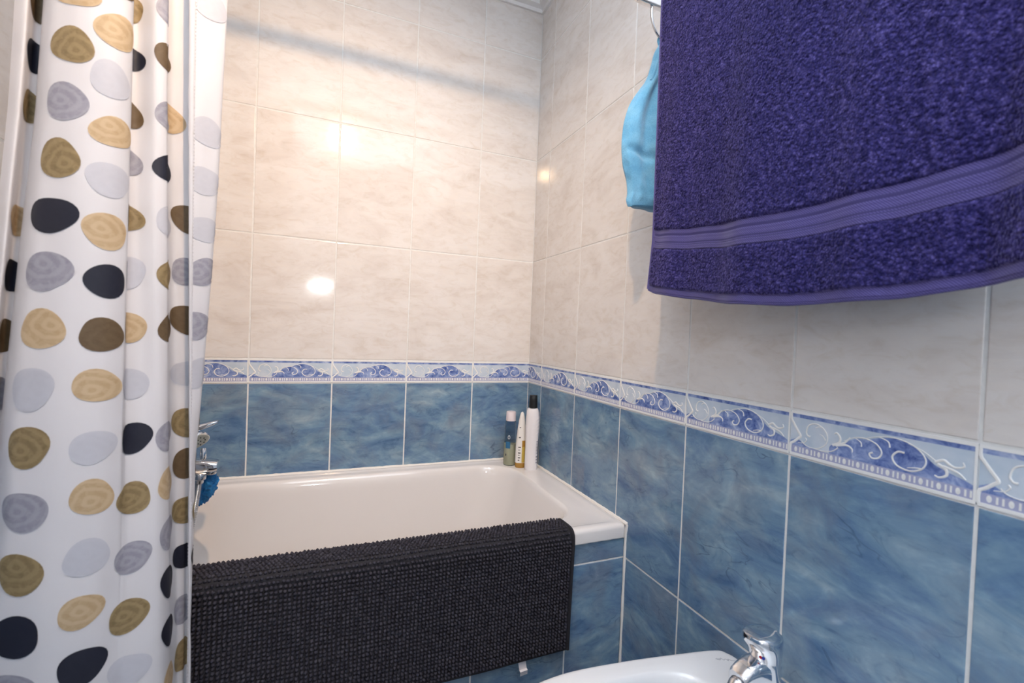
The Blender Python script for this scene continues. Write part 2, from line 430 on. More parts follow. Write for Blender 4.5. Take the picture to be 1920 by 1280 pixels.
def bead(name, pts, r, label):
    g = G(); P = []
    for a, b in zip(pts[:-1], pts[1:]):
        a, b = Vector(a), Vector(b); n = max(2, int((b-a).length/0.012))
        P += [a + (b-a)*i/n for i in range(n)]
    P.append(Vector(pts[-1]))
    g.tube(P, [r*(0.9+0.35*rnd.random()) for _ in P], 8)
    o = g.build(name, (MCAULK,)); o['kind'] = 'structure'; o['label'] = label
bead('trim_4', [(-0.0015, -0.002, .5175), (-0.0015, -0.677, .5175)], 0.0052, 'white sealant bead between bathtub and right wall')
bead('trim_5', [(XL+.01, -0.0015, .5175), (-0.002, -0.0015, .5175)], 0.0050, 'white sealant bead between bathtub and back wall')
bead('trim_6', [(-0.002, -0.671, 0.005), (-0.002, -0.671, .49), (-0.002, -0.676, .516)], 0.0036, 'white sealant bead up the corner beside the bath panel')
bead('trim_7', [(XL+.01, -0.6665, .4815), (-0.004, -0.6665, .4815)], 0.0032, 'white sealant bead under the front rim of the bathtub')

# ------------------------------------------------------------------ shower curtain
def mat_curtain():
    s = N('white_polyester')
    tl = s.new('ShaderNodeBsdfTranslucent', {'Color': (0.70, 0.70, 0.735, 1)})
    mx = s.new('ShaderNodeMixShader', {0: 0.28}); s.set(color=(0.67, 0.67, 0.705), rough=0.42, spec=0.35)
    v = s.coords(rand=False); n = s.new('ShaderNodeTexNoise', {'Vector': v, 'Scale': 9.0, 'Detail': 4.0}).outputs['Fac']
    s.lk(s.bump(n, 0.25, 0.006), s.b.inputs['Normal'])
    s.lk(s.b.outputs[0], mx.inputs[1]); s.lk(tl.outputs[0], mx.inputs[2]); s.lk(mx.outputs[0], s.out.inputs[0])
    return s.m
def mat_dot(name, c1, c2, rings, through=0.28):
    s = N(name)
    uv = s.new('ShaderNodeTexCoord').outputs['UV']
    nz = s.new('ShaderNodeTexNoise', {'Vector': uv, 'Scale': 1.6, 'Detail': 4.0, 'Distortion': 1.0})
    w = s.new('ShaderNodeTexWave', {'Vector': uv, 'Scale': 0.32, 'Distortion': 7.0, 'Detail': 3.0, 'Detail Scale': 0.9}, wave_type='RINGS', rings_direction='SPHERICAL').outputs['Fac']
    base = s.mix(nz.outputs['Fac'], c1, c2)
    c = s.mix(s.ramp(w, [(0.35, (0, 0, 0)), (0.9, (rings, rings, rings))]), base, c2)
    s.set(color=c, rough=0.5, spec=0.3)
    tl = s.new('ShaderNodeBsdfTranslucent'); s.lk(c, tl.inputs['Color'])
    mx = s.new('ShaderNodeMixShader', {0: through})
    s.lk(s.b.outputs[0], mx.inputs[1]); s.lk(tl.outputs[0], mx.inputs[2]); s.lk(mx.outputs[0], s.out.inputs[0])
    return s.m
MCUR = mat_curtain()
DOTM = [mat_dot('dot_olive', (0.14, 0.10, 0.045), (0.38, 0.29, 0.16), 0.55),
        mat_dot('dot_tan', (0.42, 0.29, 0.16), (0.60, 0.47, 0.31), 0.7),
        mat_dot('dot_grey', (0.22, 0.22, 0.28), (0.42, 0.42, 0.48), 0.5),
        mat_dot('dot_black', (0.016, 0.018, 0.032), (0.024, 0.026, 0.042), 0.1),
        mat_dot('dot_brown', (0.10, 0.065, 0.035), (0.17, 0.12, 0.07), 0.3),
        mat_dot('dot_faint', (0.52, 0.53, 0.59), (0.57, 0.58, 0.64), 0.3)]
OL, TA, GR, BK, BR, FA = range(6)
# folds: pixel column and depth at two heights (rows 200 and 1150 of the photograph)
CP = [(15,-.800,-80,-.850),(38,-.815,-62,-.865),(54,-.782,-50,-.832),(72,-.776,-30,-.820),(66,-.800,-38,-.842),(80,-.848,-18,-.885),(112,-.866,25,-.898),
      (160,-.874,85,-.905),(212,-.866,165,-.897),(244,-.848,214,-.878),(243,-.826,226,-.872),(238,-.810,238,-.868),(258,-.800,262,-.862),
      (290,-.806,298,-.850),(313,-.797,315,-.830),(309,-.778,321,-.806),(322,-.762,330,-.785),(350,-.756,344,-.774),
      (394,-.748,356,-.766),(415,-.756,366,-.770),(411,-.766,365,-.777),(384,-.778,361,-.785),(353,-.786,356,-.790)]
CTOP = [pix(a, 200, 1, y) for a, y, b, w in CP]; CBOT = [pix(b, 860 if 18 <= i <= 21 else 1150, 1, w) for i, (a, y, b, w) in enumerate(CP)]
ZT, ZB = 2.03, 0.14
def level(z):
    out = []
    for i, (p, q) in enumerate(zip(CTOP, CBOT)):
        t = (p.z - z) / (p.z - q.z)
        if t < 0: t *= 0.55
        elif 18 <= i <= 21: t = min(t, 1.0)**1.5
        P = p + (q - p) * t; out.append(Vector((max(P.x, XL + 0.012), P.y, z)))
    return out
NS = 12
def wrinkle(s, z):
    return 0.0016 * mnoise.noise(Vector((s*0.9, z*7.0, 1.7))) + 0.0022 * mnoise.noise(Vector((s*0.35, z*2.3, 8.1)))
_lv = {}
def csurf(s, z):
    """point on the cloth at fold parameter s and height z"""
    k = round(z, 5)
    if k not in _lv: _lv[k] = level(z)
    L = _lv[k]; m = len(L); i = min(int(s), m - 2); t = s - i
    a, b, c, d = L[max(i-1, 0)], L[i], L[i+1], L[min(i+2, m-1)]
    P = 0.5 * ((2*b) + (c-a)*t + (2*a-5*b+4*c-d)*t*t + (3*b-a-3*c+d)*t**3)
    P.y += wrinkle(s, z)
    return P
def cnorm(s, z):
    ds = 0.02; a = csurf(max(s-ds, 0), z); b = csurf(min(s+ds, len(CP)-1), z); c = csurf(s, z+0.004); d = csurf(s, z-0.004)
    n = (b - a).cross(c - d); return n.normalized()
def make_curtain():
    root = empty('shower_curtain', (-1.1, -0.80, ZB), 'white shower curtain printed with brown, grey and black pebble dots', 'curtain')
    nz = 110; ns = (len(CP)-1)*NS
    vs, fs = [], []
    for j in range(nz + 1):
        z = ZB + (ZT-ZB)*j/nz
        for i in range(ns + 1): vs.append(csurf(i/NS, z))
    for j in range(nz):
        for i in range(ns):
            a = j*(ns+1)+i; fs.append((a, a+1, a+ns+2, a+ns+1))
    cloth = mesh('cloth', vs, fs, (MCUR,), None, True); adopt(cloth, root)
    # hem along the free edge: a folded strip with a row of stitches
    g = G(); smax = len(CP) - 1
    for j in range(nz):
        pass
    hv, hf = [], []
    for j in range(nz + 1):
        z = ZB + (ZT-ZB)*j/nz; e = csurf(smax, z); f = csurf(smax-0.45, z); nn = cnorm(smax-0.2, z)
        wob = 0.0009 * mnoise.noise(Vector((3.3, z*30, 0)))
        hv += [e + nn*0.0018 + Vector((wob, 0, 0)), e - nn*0.0018 + Vector((wob, 0, 0)), f - nn*0.0016, f + nn*0.0016]
    for j in range(nz):
        for k in range(4):
            a = j*4+k; b = j*4+(k+1) % 4; hf.append((a, b, b+4, a+4))
    adopt(mesh('hem', hv, hf, (MCUR,), None, True), root)
    # stitches along the hem
    g = G(); z = ZB + .01
    while z < ZT - .01:
        p0, p1 = csurf(smax-.42, z), csurf(smax-.42, z+.0035); nn = cnorm(smax-.42, z)
        for sd in (1, -1): g.tube([p0 + nn*.0019*sd, p1 + nn*.0019*sd], .0005, 4)
        z += .0058
    o = g.build('hem_stitching', (simple('stitch_thread', (.62, .62, .66), .7),)); o['kind'] = 'stuff'; adopt(o, root)
    # printed pebbles
    dots = []
    A1 = [(133,83,OL),(122,190,GR),(110,297,OL),(97,403,BK),(88,508,GR),(80,617,TA),(58,729,FA),(52,838,OL),(43,960,GR),(36,1077,OL),(26,1195,BK),(20,1300,GR)]
    A2 = [(222,60,TA),(210,150,FA),(213,248,TA),(206,337,FA),(200,433,TA),(200,527,BK),(193,628,BR),(184,723,TA),(176,838,FA),(173,932,TA),(164,1045,FA),(153,1147,TA),(155,1250,BK)]
    B1 = [(247,105,BK),(245,210,BR),(246,300,GR),(243,407,OL),(244,510,FA),(240,613,TA),(243,718,FA),(248,820,BK),(246,933,OL),(247,1043,GR),(240,1153,OL),(243,1255,FA)]
    for px, py, c in A1: dots.append((px, py, c, 5.0, 7.9, 1.0))
    for px, py, c in A2: dots.append((px, py, c, 7.6, 9.0, 0.9))
    for px, py, c in B1: dots.append((px - (13 if py < 450 else 6 if py < 560 else 0), py, c, 10.1, 12.6, 0.86))
    dv, df, dm, du = [], [], [], []
    def put(s0, z0, col, sc, seed):
        r = random.Random(seed); ru, rv = 0.0288*sc*r.uniform(.93, 1.07), 0.0256*sc*r.uniform(.93, 1.07)
        uo, vo_ = r.choice((-.6, .2, .5)), r.choice((-.5, .1, .6)); rot = r.uniform(-.35, .1); ph = [r.uniform(0, 6.28) for _ in range(3)]
        n, rr = 28, 5
        for side in (1, -1):
            b = len(dv); uvo = (r.uniform(0, 9), r.uniform(0, 9))
            ring = []
            for k in range(rr + 1):
                for i in range(n if k else 1):
                    a = 2*math.pi*i/n; q = k/rr
                    rad = q * (1 + .07*math.sin(2*a+ph[0]) + .05*math.sin(3*a+ph[1]))
                    x, z = rad*math.cos(a), rad*math.sin(a)
                    du_, dz_ = (x*ru*math.cos(rot) - z*rv*math.sin(rot)), (x*ru*math.sin(rot) + z*rv*math.cos(rot))
                    # walk along the cloth by arc length
                    s = s0; left = abs(du_); sg = 1 if du_ > 0 else -1
                    zz = z0 + dz_; p = csurf(s, zz)
                    while left > 1e-6:
                        s2 = min(max(s + sg*0.05, 0), smax-0.001)
                        if s2 == s: break
                        p2 = csurf(s2, zz); d = (p2-p).length
                        if d >= left: s += (s2-s)*left/d; break
                        left -= d; s = s2; p = p2
                    ring.append((s, zz)); dv.append(csurf(s, zz) + cnorm(s, zz) * 0.0007 * side)
                    du.append((x*2 + uo, z*2 + vo_))
            for k in range(rr):
                for i in range(n):
                    j = (i+1) % n
                    if k == 0: f = (b, b+1+i, b+1+j)
                    else:
                        o0, o1 = b+1+(k-1)*n, b+1+k*n; f = (o0+i, o1+i, o1+j, o0+j)
                    df.append(f if side > 0 else tuple(reversed(f))); dm.append(col)
    def find(px, py, s0, s1):
        best = None
        for i in range(41):
            s = s0 + (s1-s0)*i/40; z = 1.0
            for _ in range(6):
                y0 = proj(csurf(s, z))[1]; y1 = proj(csurf(s, z+.01))[1]; z = min(max(z + (py-y0)*.01/(y1-y0), 0.16), 2.00)
            e = abs(proj(csurf(s, z))[0] - px)
            if best is None or e < best[0]: best = (e, s, z)
        return best[1], best[2]
    cols = {}
    def flush(col):
        o = mesh('printed_dot', dv, df, (DOTM[col],), None, True, None, du); adopt(o, cloth)
        for l in (dv, df, dm, du): l.clear()
    for i, (px, py, c, s0, s1, sc) in enumerate(dots):
        s, z = find(px, py, s0, s1); put(s, z, c, sc, 100+i); flush(c)
        cols.setdefault((s0, s1), []).append((s, z, sc))
    zrow = lambda py, s: find(0, py, s, s+.01)[1]
    for i, (s, py, c) in enumerate([(1.9,200,OL),(1.95,412,TA),(2.0,517,BK),(2.0,630,BR),(2.0,740,GR),
                                    (14.42,22,GR),(14.42,112,BR),(14.42,222,GR),(14.42,318,BK),(14.42,418,FA),(14.42,515,OL),(14.42,615,BR),(14.2,815,GR),(14.2,905,TA),
                                    (15.6,222,TA),(17.15,412,BR),(17.1,510,GR),(17.1,600,BR),(17.1,700,FA),(17.1,792,OL),(17.1,868,BR),(17.1,955,OL),(17.1,1040,BK),(17.1,1140,GR),(17.1,1225,OL),
                                    (20.8,12,FA),(20.8,248,FA),(20.8,340,FA),(20.8,430,FA),(20.7,510,GR),(21.2,610,GR),(20.8,700,FA)]):
        zz = zrow(py, s); put(s, zz, c, 0.9, 400+i); flush(c)
        cols.setdefault(7 if 14 <= s < 15 else 8 if 15 <= s < 17 else round(s*.5), []).append((s, zz, 0.9))
    # the print goes on above, below and round the folds that the photograph does not show
    rk = random.Random(21); n = 0
    for k, L in cols.items():
        L.sort(key=lambda t: -t[1])
        if k in (8, 11): continue
        for (s, z, sc), sg in ((L[0], 1), (L[-1], -1)):
            if (k == 9 and sg > 0) or (k == 10 and sg < 0): continue
            while True:
                z += sg*0.076
                if not ZB+.035 < z < ZT-.035: break
                put(s, z, c := FA if k == 10 else rk.choice((OL, TA, GR, BK, BR, FA, FA)), sc, 900+n); flush(c); n += 1
    return root
make_curtain()
RODZ, RODY = 2.072, -0.775
g = G(); g.tube([(XL+.002, RODY, RODZ), (-0.002, RODY, RODZ)], 0.0110, 16)
rod = g.build('curtain_rod', (MW,)); tag(rod, 'white curtain rod above the frame, spanning wall to wall', 'rod')
for i, (x, r_) in enumerate(((XL+.001, 1), (-0.013, 1))):
    g = G(); g.lathe([(.028, 0), (.028, .008), (.018, .012)], (x, RODY, RODZ), (1, 0, 0) if i == 0 else (1, 0, 0)); g.build('end_flange', (MW,), rod)
LV = level(ZT)
for i in range(1, len(CP)-1, 3):
    p = LV[i]; g = G()
    c = Vector((p.x, RODY, RODZ)); pts = [c + Vector((0, math.cos(a), math.sin(a)))*0.017 for a in [2*math.pi*k/16 for k in range(17)]]
    pts += [Vector((p.x, (p.y+RODY)/2, RODZ-.03)), Vector((p.x, p.y, ZT+.001))]
    pts = [pts[0]] + pts[1:]
    g.tube(pts, 0.0016, 6)
    o = g.build('curtain_ring', (MW,)); tag(o, 'thin white curtain ring on the curtain rod', 'ring', 'curtain rings on the rod')

# ------------------------------------------------------------------ bath mat over the rim
def make_mat():
    root = empty('bath_mat', (-0.6, -0.69, 0.23), 'dark charcoal chenille bath mat draped over the front rim of the bathtub', 'bath mat')
    MM = N('charcoal_chenille')
    v = MM.coords(rand=False, kind='Object'); n = MM.new('ShaderNodeTexNoise', {'Vector': v, 'Scale': 90.0, 'Detail': 3.0}).outputs['Fac']
    MM.set(color=MM.ramp(n, [(0.3, (0.026, 0.026, 0.036)), (0.7, (0.060, 0.058, 0.074))]), rough=1.0, spec=0.0)
    MMb = simple('charcoal_backing', (0.012, 0.012, 0.018), 0.9)
    # profile (y, z) from inside the tub, over the rim, down the front
    prof = [(-.5925,.425),(-.5930,.46),(-.5935,.490),(-.5975,.510),(-.606,.519),(-.617,.5215),(-.640,.5225),(-.660,.5225),(-.672,.520),(-.6795,.511),(-.682,.495),
            (-.6825,.46),(-.683,.40),(-.6845,.34),(-.6865,.28),(-.688,.232)]
    C = catmull([(0, y, z) for y, z in prof], 12)
    cum = [0]
    for a, b in zip(C[:-1], C[1:]): cum.append(cum[-1] + (b-a).length)
    L = cum[-1]
    def at(d):
        d = min(max(d, 0), L)
        for i in range(len(cum)-1):
            if cum[i+1] >= d:
                t = (d-cum[i])/max(cum[i+1]-cum[i], 1e-9); p = C[i].lerp(C[i+1], t); tg = (C[i+1]-C[i]).normalized(); break
        nrm = Vector((0, tg.z, -tg.y)); nrm = -nrm if nrm.dot(Vector((0, -.6, .8)) if d > 0.08 else Vector((0, .6, .8))) < 0 else nrm
        return p, tg, nrm
    def place(u, d):                         # u along x from the right edge, d down the profile
        p, tg, nrm = at(d)
        t = max(0.0, (d - L*0.45)/(L*0.55))
        x = -0.170 - u - 0.010*t*(1 - u/0.8) - 0.004*math.sin(u*9)*t
        lift = 0.0025*mnoise.noise(Vector((u*7, d*6, 3)))*t + 0.0025*t
        z = -0.004*t*math.sin(u*3.5)
        return Vector((x, p.y, p.z)) + nrm*lift + Vector((0, 0, z)), tg, nrm
    WM = 0.86
    nu, nd = 90, 60; vs, fs = [], []
    for lay in (0, 1):
        for j in range(nd+1):
            for i in range(nu+1):
                P, tg, nrm = place(WM*i/nu, L*j/nd); vs.append(P + nrm*(0.0035*lay))
    off = (nu+1)*(nd+1)
    for j in range(nd):
        for i in range(nu):
            a = j*(nu+1)+i; fs.append((a, a+nu+1, a+nu+2, a+1)); fs.append((off+a, off+a+1, off+a+nu+2, off+a+nu+1))
    for i in range(nu):
        fs.append((i, i+1, off+i+1, off+i)); b = nd*(nu+1)+i; fs.append((b+1, b, off+b, off+b+1))
    for j in range(nd):
        a = j*(nu+1); fs.append((a+nu+1, a, off+a, off+a+nu+1)); b = a+nu; fs.append((b, b+nu+1, off+b+nu+1, off+b))
    adopt(mesh('backing', vs, fs, (MMb,), None, True), root)
    # right-hand edge binding
    g = G(); g.tube([place(0.0, L*k/70)[0] + place(0, L*k/70)[2]*0.003 for k in range(71)], 0.0042, 8)
    adopt(g.build('edge_binding', (MMb,)), root)
    # chenille bobbles
    bm = bmesh.new(); bmesh.ops.create_icosphere(bm, subdivisions=1, radius=1.0)
    iv = [v.co.copy() for v in bm.verts]; ifc = [tuple(v.index for v in f.verts) for f in bm.faces]; bm.free()
    V, F = [], []
    sp = 0.0084; r = random.Random(5)
    ncol, nrow = int((WM-0.010)/sp), int(L/sp)
    for j in range(nrow):
        d = 0.004 + (j+0.5)*(L-0.012)/nrow
        for i in range(ncol):
            top = 1.0 if d < L*0.40 else 0.0
            u = 0.007 + (i+0.5)*sp + r.uniform(-.0005, .0005) + top*((j % 2)*sp*.5 + r.uniform(-.0012, .0012))
            dd = d + r.uniform(-.0005, .0005) + 0.0014*mnoise.noise(Vector((u*12, d*8, 5)))
            P, tg, nrm = place(u, dd)
            front = max(0.0, min(1.0, (dd - L*0.40)/(L*0.1)))
            ax = (nrm + tg*(0.55*front + r.uniform(-.14, .14)) + Vector((r.uniform(-.12, .12), 0, 0))).normalized()
            sx = Vector((1, 0, 0)); sx = (sx - ax*sx.dot(ax)).normalized(); sy = ax.cross(sx)
            h = r.uniform(.0048, .0060)*(1 - .28*top) + top*r.uniform(-.0006, .0006); w = r.uniform(.0036, .0040)
            c = P + nrm*0.003 + ax*h*0.62; b = len(V)
            for q in iv: V.append(c + sx*(q.x*w) + sy*(q.y*w*0.95) + ax*(q.z*h))
            F += [(a+b, e+b, f+b) for a, e, f in ifc]
    o = mesh('chenille_pile', V, F, (MM.m,), None, True); o['kind'] = 'stuff'; adopt(o, root)
    # care label
    LW = N('satin_label'); v = LW.coords(rand=False)
    LW.set(color=(0.72, 0.68, 0.70), rough=0.45)
    gl = G(); x0, x1 = -0.312, -0.293
    pr = [(-.690, .236, 0), (-.6905, .222, .0015), (-.693, .210, .003), (-.698, .2085, .0035), (-.6965, .2045, .004), (-.692, .194, .006)]
    gl.loft([[Vector((x0+dx, y, z)), Vector((x1+dx, y, z+.002)), Vector((x1+dx, y+.0006, z+.002)), Vector((x0+dx, y+.0006, z))] for y, z, dx in pr])
    ol = gl.build('care_label', (LW.m,), None, True, 30); ol['label'] = 'small folded white fabric care label'; adopt(ol, root)
make_mat()

# ------------------------------------------------------------------ towel rack, towel, washcloth
rack = empty('towel_rack', (0.0, -1.15, 1.79), 'chrome towel rail with an arm and a hook on the right wall', 'towel rack')
ARMZ = 1.781
def rack_parts():
    for ya in (-0.805, -1.55):
        g = G(); rings = []
        for x, hw, hh in ((-0.002, .022, .030), (-0.008, .022, .030), (-0.011, .016, .022)):
            rings.append([Vector((x, ya + hw*math.cos(a), ARMZ + hh*math.sin(a))) for a in [2*math.pi*k/20 for k in range(20)]])
        g.loft(rings); adopt(g.build('wall_plate', (MCHROME,)), rack)
        g = G(); rings = []
        for x, s_ in ((-0.009, 1), (-0.120, 1), (-0.136, .92), (-0.143, .72), (-0.147, .35)):
            rings.append([Vector((x, ya + y, ARMZ + z + (1-s_)*.004)) for y, z in rrect(-.008*s_, .008*s_, -.011*s_, .011*s_, .004*s_, 3, 2)])
        g.loft(rings); adopt(g.build('arm', (MCHROME,)), rack)
    g = G(); g.tube([(-0.112, -0.806, ARMZ+.004), (-0.112, -1.549, ARMZ+.004)], 0.006, 14); adopt(g.build('rail', (MCHROME,)), rack)
    g = G()
    pts = catmull([(-.096, -.805, ARMZ-.008), (-.096, -.805, 1.755), (-.091, -.805, 1.733), (-.078, -.805, 1.714), (-.062, -.805, 1.708), (-.047, -.805, 1.716), (-.041, -.805, 1.735)], 8)
    g.tube(pts, 0.0032, 10); g.lathe([(0.0001, -.005), (.004, -.003), (.005, 0), (.004, .003), (.0001, .005)], (-.041, -.805, 1.737), n=12)
    adopt(g.build('hook', (MCHROME_D,)), rack)
rack_parts()
def make_towel():
    root = empty('bath_towel', (-0.11, -1.15, 1.05), 'large dark purple terry bath towel with a woven stripe band, hanging on the chrome rail', 'towel')
    s = N('purple_terry'); v = s.coords(rand=False)
    vo = s.new('ShaderNodeTexVoronoi', {'Vector': s.new('ShaderNodeMapping', {'Vector': v, 'Scale': (1, 1, 0.75)}).outputs[0], 'Scale': 300.0, 'Randomness': 1.0}).outputs['Distance']
    big = s.new('ShaderNodeTexNoise', {'Vector': s.new('ShaderNodeMapping', {'Vector': v, 'Scale': (1, 1, 0.3)}).outputs[0], 'Scale': 11.0, 'Detail': 3.0}).outputs['Fac']
    mid = s.new('ShaderNodeTexNoise', {'Vector': v, 'Scale': 130.0, 'Detail': 4.0, 'Roughness': 0.7}).outputs['Fac']
    c = s.ramp(mid, [(0.30, (0.010, 0.009, 0.065)), (0.50, (0.036, 0.031, 0.155)), (0.68, (0.115, 0.098, 0.31))])
    c = s.mix(1.0, c, s.ramp(vo, [(0.0, (1.25, 1.25, 1.2)), (0.55, (0.55, 0.55, 0.6))]), 'MULTIPLY')
    c = s.mix(1.0, c, s.ramp(big, [(0.35, (0.88, 0.86, 0.9)), (0.65, (1.18, 1.16, 1.12))]), 'MULTIPLY')
    s.set(color=c, rough=0.95, sheen=0.28, spec=0.1, normal=s.bump(vo, 0.8, 0.003))
    s.b.inputs['Sheen Tint'].default_value = (0.45, 0.40, 0.85, 1)
    TER = s.m
    s = N('purple_woven'); v = s.coords(rand=False)
    wv = s.new('ShaderNodeTexWave', {'Vector': s.new('ShaderNodeMapping', {'Vector': v, 'Rotation': (0.8, 0, 0)}).outputs[0], 'Scale': 130.0, 'Distortion': 0.5}, bands_direction='Y').outputs['Fac']
    s.set(color=s.ramp(wv, [(0.2, (0.052, 0.043, 0.175)), (0.8, (0.105, 0.088, 0.27))]), rough=0.7, sheen=0.25, spec=0.2, normal=s.bump(wv, 0.4, 0.001))
    WOV = s.m
    DARKW = simple('purple_woven_groove', (0.035, 0.028, 0.13), 0.8)
    YA_, YB_ = -0.876, -1.545
    def zbot(y):
        pts = [(-.838, 1.137), (-.90, 1.112), (-.985, 1.097), (-1.10, 1.081), (-1.20, 1.074), (-1.33, 1.077), (-1.44, 1.092), (-1.56, 1.11)]
        for (a, za), (b, zb) in zip(pts[:-1], pts[1:]):
            if b <= y <= a or (y > a and a == pts[0][0]) or b == pts[-1][0]:
                t = max(0, min(1, (y-a)/(b-a))); 
                if b <= y: t = t*t*(3-2*t)*0.4 + t*0.6; return za + (zb-za)*t
        return pts[-1][1]
    ZR = ARMZ + .004 + .010
    ny, nz = 300, 330
    vs, fs, mi = [], [], []
    # q: 0 at rail top, 1 at the lower hem; small back flap for q < 0
    def fold(y, q):
        a = (y - YA_)/(YB_ - YA_)
        f = 0.009*math.sin(a*9.5 + .4) + 0.005*math.sin(a*23 + 1.2 + q*1.5) + 0.002*math.sin(a*47 + q)
        f += 0.006*math.exp(-((a-.79-(1-q)*.10)/.035)**2) - 0.007*math.exp(-((a-.86-(1-q)*.10)/.04)**2)
        return f * (0.25 + 0.75*max(q, 0))
    def bands(q):                            # relief and material across the length
        d = (1-q)
        return d
    def P(y, q):
        zb = zbot(y)
        if q >= 0.03:
            z = ZR - .012 + (zb - ZR + .012)*((q-.03)/.97); x = -0.1245
        elif q > -0.03:
            a = (0.03 - q)/0.06*math.pi; x = -0.112 - 0.0125*math.cos(a); z = ZR - .012 + 0.0125*math.sin(a)
        else:
            z = ZR - .012 - (-q-.03)*0.62; x = -0.0995
        yy = y
        if q > 0.03:
            a = (y - YA_)/(YB_ - YA_)
            yy += 0.010*max(0, 1-a*7)*max(0, (q-.85)/.15)            # lower left corner kicks out
        else: a = 0
        x += fold(y, q) * (1 if q > 0 else .3)
        return Vector((x, yy, z))
    qs = [-0.55 + 0.52*k/40 for k in range(41)] + [-0.03 + 0.06*k/10 for k in range(1, 11)] + [0.03 + 0.97*k/nz for k in range(1, nz+1)]
    Ltot = 0.70
    for q in qs:
        for i in range(ny+1):
            a = i/ny; y = YA_ + (YB_-YA_)*a
            p = P(y, q)
            dz = (1-q)*Ltot                    # distance from the lower hem
            terry = not (0.088 < dz < 0.132 or dz < 0.014 or a < 0.010)
            if q > 0.03 and terry:
                p += Vector((-0.0022 - 0.0016*mnoise.noise(Vector((y*330, p.z*330, 0))) - 0.0016*rnd.random(), rnd.uniform(-.0006, .0006), rnd.uniform(-.0006, .0006)))
            elif q > 0.03:
                p += Vector((0.0004*math.sin(dz*2*math.pi/0.0055), 0, 0))
            vs.append(p)
    for j in range(len(qs)-1):
        q = (qs[j]+qs[j+1])/2; dz = (1-q)*Ltot
        for i in range(ny):
            a = j*(ny+1)+i; fs.append((a, a+1, a+ny+2, a+ny+1))
            m = 0
            if dz < 0.014 or i < 3: m = 1
            elif 0.088 < dz < 0.132:
                m = 2 if any(abs(dz-k) < 0.0012 for k in (.100, .1035, .1175, .1205)) else 1
            mi.append(m)
    o = mesh('terry_sheet', vs, fs, (TER, WOV, DARKW), None, True, mi); adopt(o, root)
    sm = o.modifiers.new('thickness', 'SOLIDIFY'); sm.thickness = 0.004; sm.offset = -1.0
    # rolled selvedge along the left edge and the hem
    g = G(); g.tube([P(YA_, q) + Vector((-.002, 0, 0)) for q in qs[50:]], 0.0034, 8); adopt(g.build('side_selvedge', (WOV,)), root)
    g = G(); g.tube([P(YA_+(YB_-YA_)*k/80, 1.0) + Vector((-.0005, 0, -.001)) for k in range(81)], 0.0032, 8); adopt(g.build('bottom_hem', (WOV,)), root)
make_towel()
def make_cloth():
    root = empty('washcloth', (-0.09, -0.80, 1.30), 'light blue terry washcloth hanging by a loop from the hook beside the purple towel', 'washcloth')
    s = N('sky_blue_terry'); v = s.coords(rand=False)
    n = s.new('ShaderNodeTexNoise', {'Vector': v, 'Scale': 420.0, 'Detail': 3.0}).outputs['Fac']
    b = s.new('ShaderNodeTexNoise', {'Vector': v, 'Scale': 30.0, 'Detail': 4.0}).outputs['Fac']
    s.set(color=s.mix(1.0, s.ramp(b, [(0.3, (0.11, 0.34, 0.56)), (0.7, (0.19, 0.45, 0.66))]), s.ramp(n, [(0.3, (.86, .88, .9)), (0.7, (1.06, 1.05, 1.04))]), 'MULTIPLY'),
          rough=0.95, sheen=0.4, spec=0.1, normal=s.bump(n, 0.5, 0.002))
    # outline: height, room-side x, wall-side x, half thickness
    key = [(1.700,-.064,-.052,.008),(1.690,-.071,-.046,.012),(1.672,-.080,-.042,.014),(1.640,-.088,-.036,.017),(1.605,-.100,-.030,.020),(1.570,-.124,-.026,.022),(1.535,-.144,-.022,.024),(1.495,-.155,-.020,.026),
           (1.460,-.158,-.018,.027),(1.428,-.157,-.018,.027),(1.400,-.152,-.018,.026),(1.372,-.142,-.018,.025),(1.345,-.138,-.020,.023),(1.326,-.140,-.022,.020),(1.313,-.136,-.026,.014)]
    K = catmull([Vector((z, a, b_)) for z, a, b_, t in key], 5); T = catmull([Vector((t, 0, 0)) for *_, t in key], 5)
    rings = []
    for i, (k, t) in enumerate(zip(K, T)):
        z, xa, xb = k; cx, hw = (xa+xb)/2, (xb-xa)/2; q = i/(len(K)-1); ring = []
        for m in range(64):
            a = 2*math.pi*m/64
            f = 1 + (.26*math.sin(5*a + 1 + 2*q) + .14*math.sin(9*a+3-q))*min(1, q*3)
            cr = 0.010*math.exp(-((z-1.425+0.25*(math.cos(a)+.3)*hw)/.010)**2)*max(0, -math.sin(a))
            x = cx + hw*math.cos(a)*(1+.02*math.sin(7*a)); y = -.803 + t.x*f*math.sin(a) + cr
            zz = z + 0.003*math.sin(a*3+1)*max(0, q-.8)*5*(1 if math.sin(a) < 0 else .5)
            nn = mnoise.noise(Vector((x*60, y*60, z*60)))*.0016
            ring.append(Vector((x+nn, y+nn, zz)))
        rings.append(ring)
    g = G(); g.loft(rings); adopt(g.build('cloth', (s.m,), None, True, 0), root)
    g = G(); lp = catmull([(-.066, -.800, 1.693), (-.070, -.800, 1.704), (-.066, -.801, 1.714), (-.060, -.803, 1.7155), (-.055, -.806, 1.708), (-.056, -.808, 1.694)], 6)
    g.tube(lp, 0.0030, 8); adopt(g.build('hanging_loop', (s.m,)), root)
    g = G(); g.tube([K[i].y and Vector((K[i].y+.006, -.803-.006-T[i].x*.35, K[i].x)) for i in range(2, 22)], 0.0028, 6); adopt(g.build('seam', (s.m,)), root)
make_cloth()

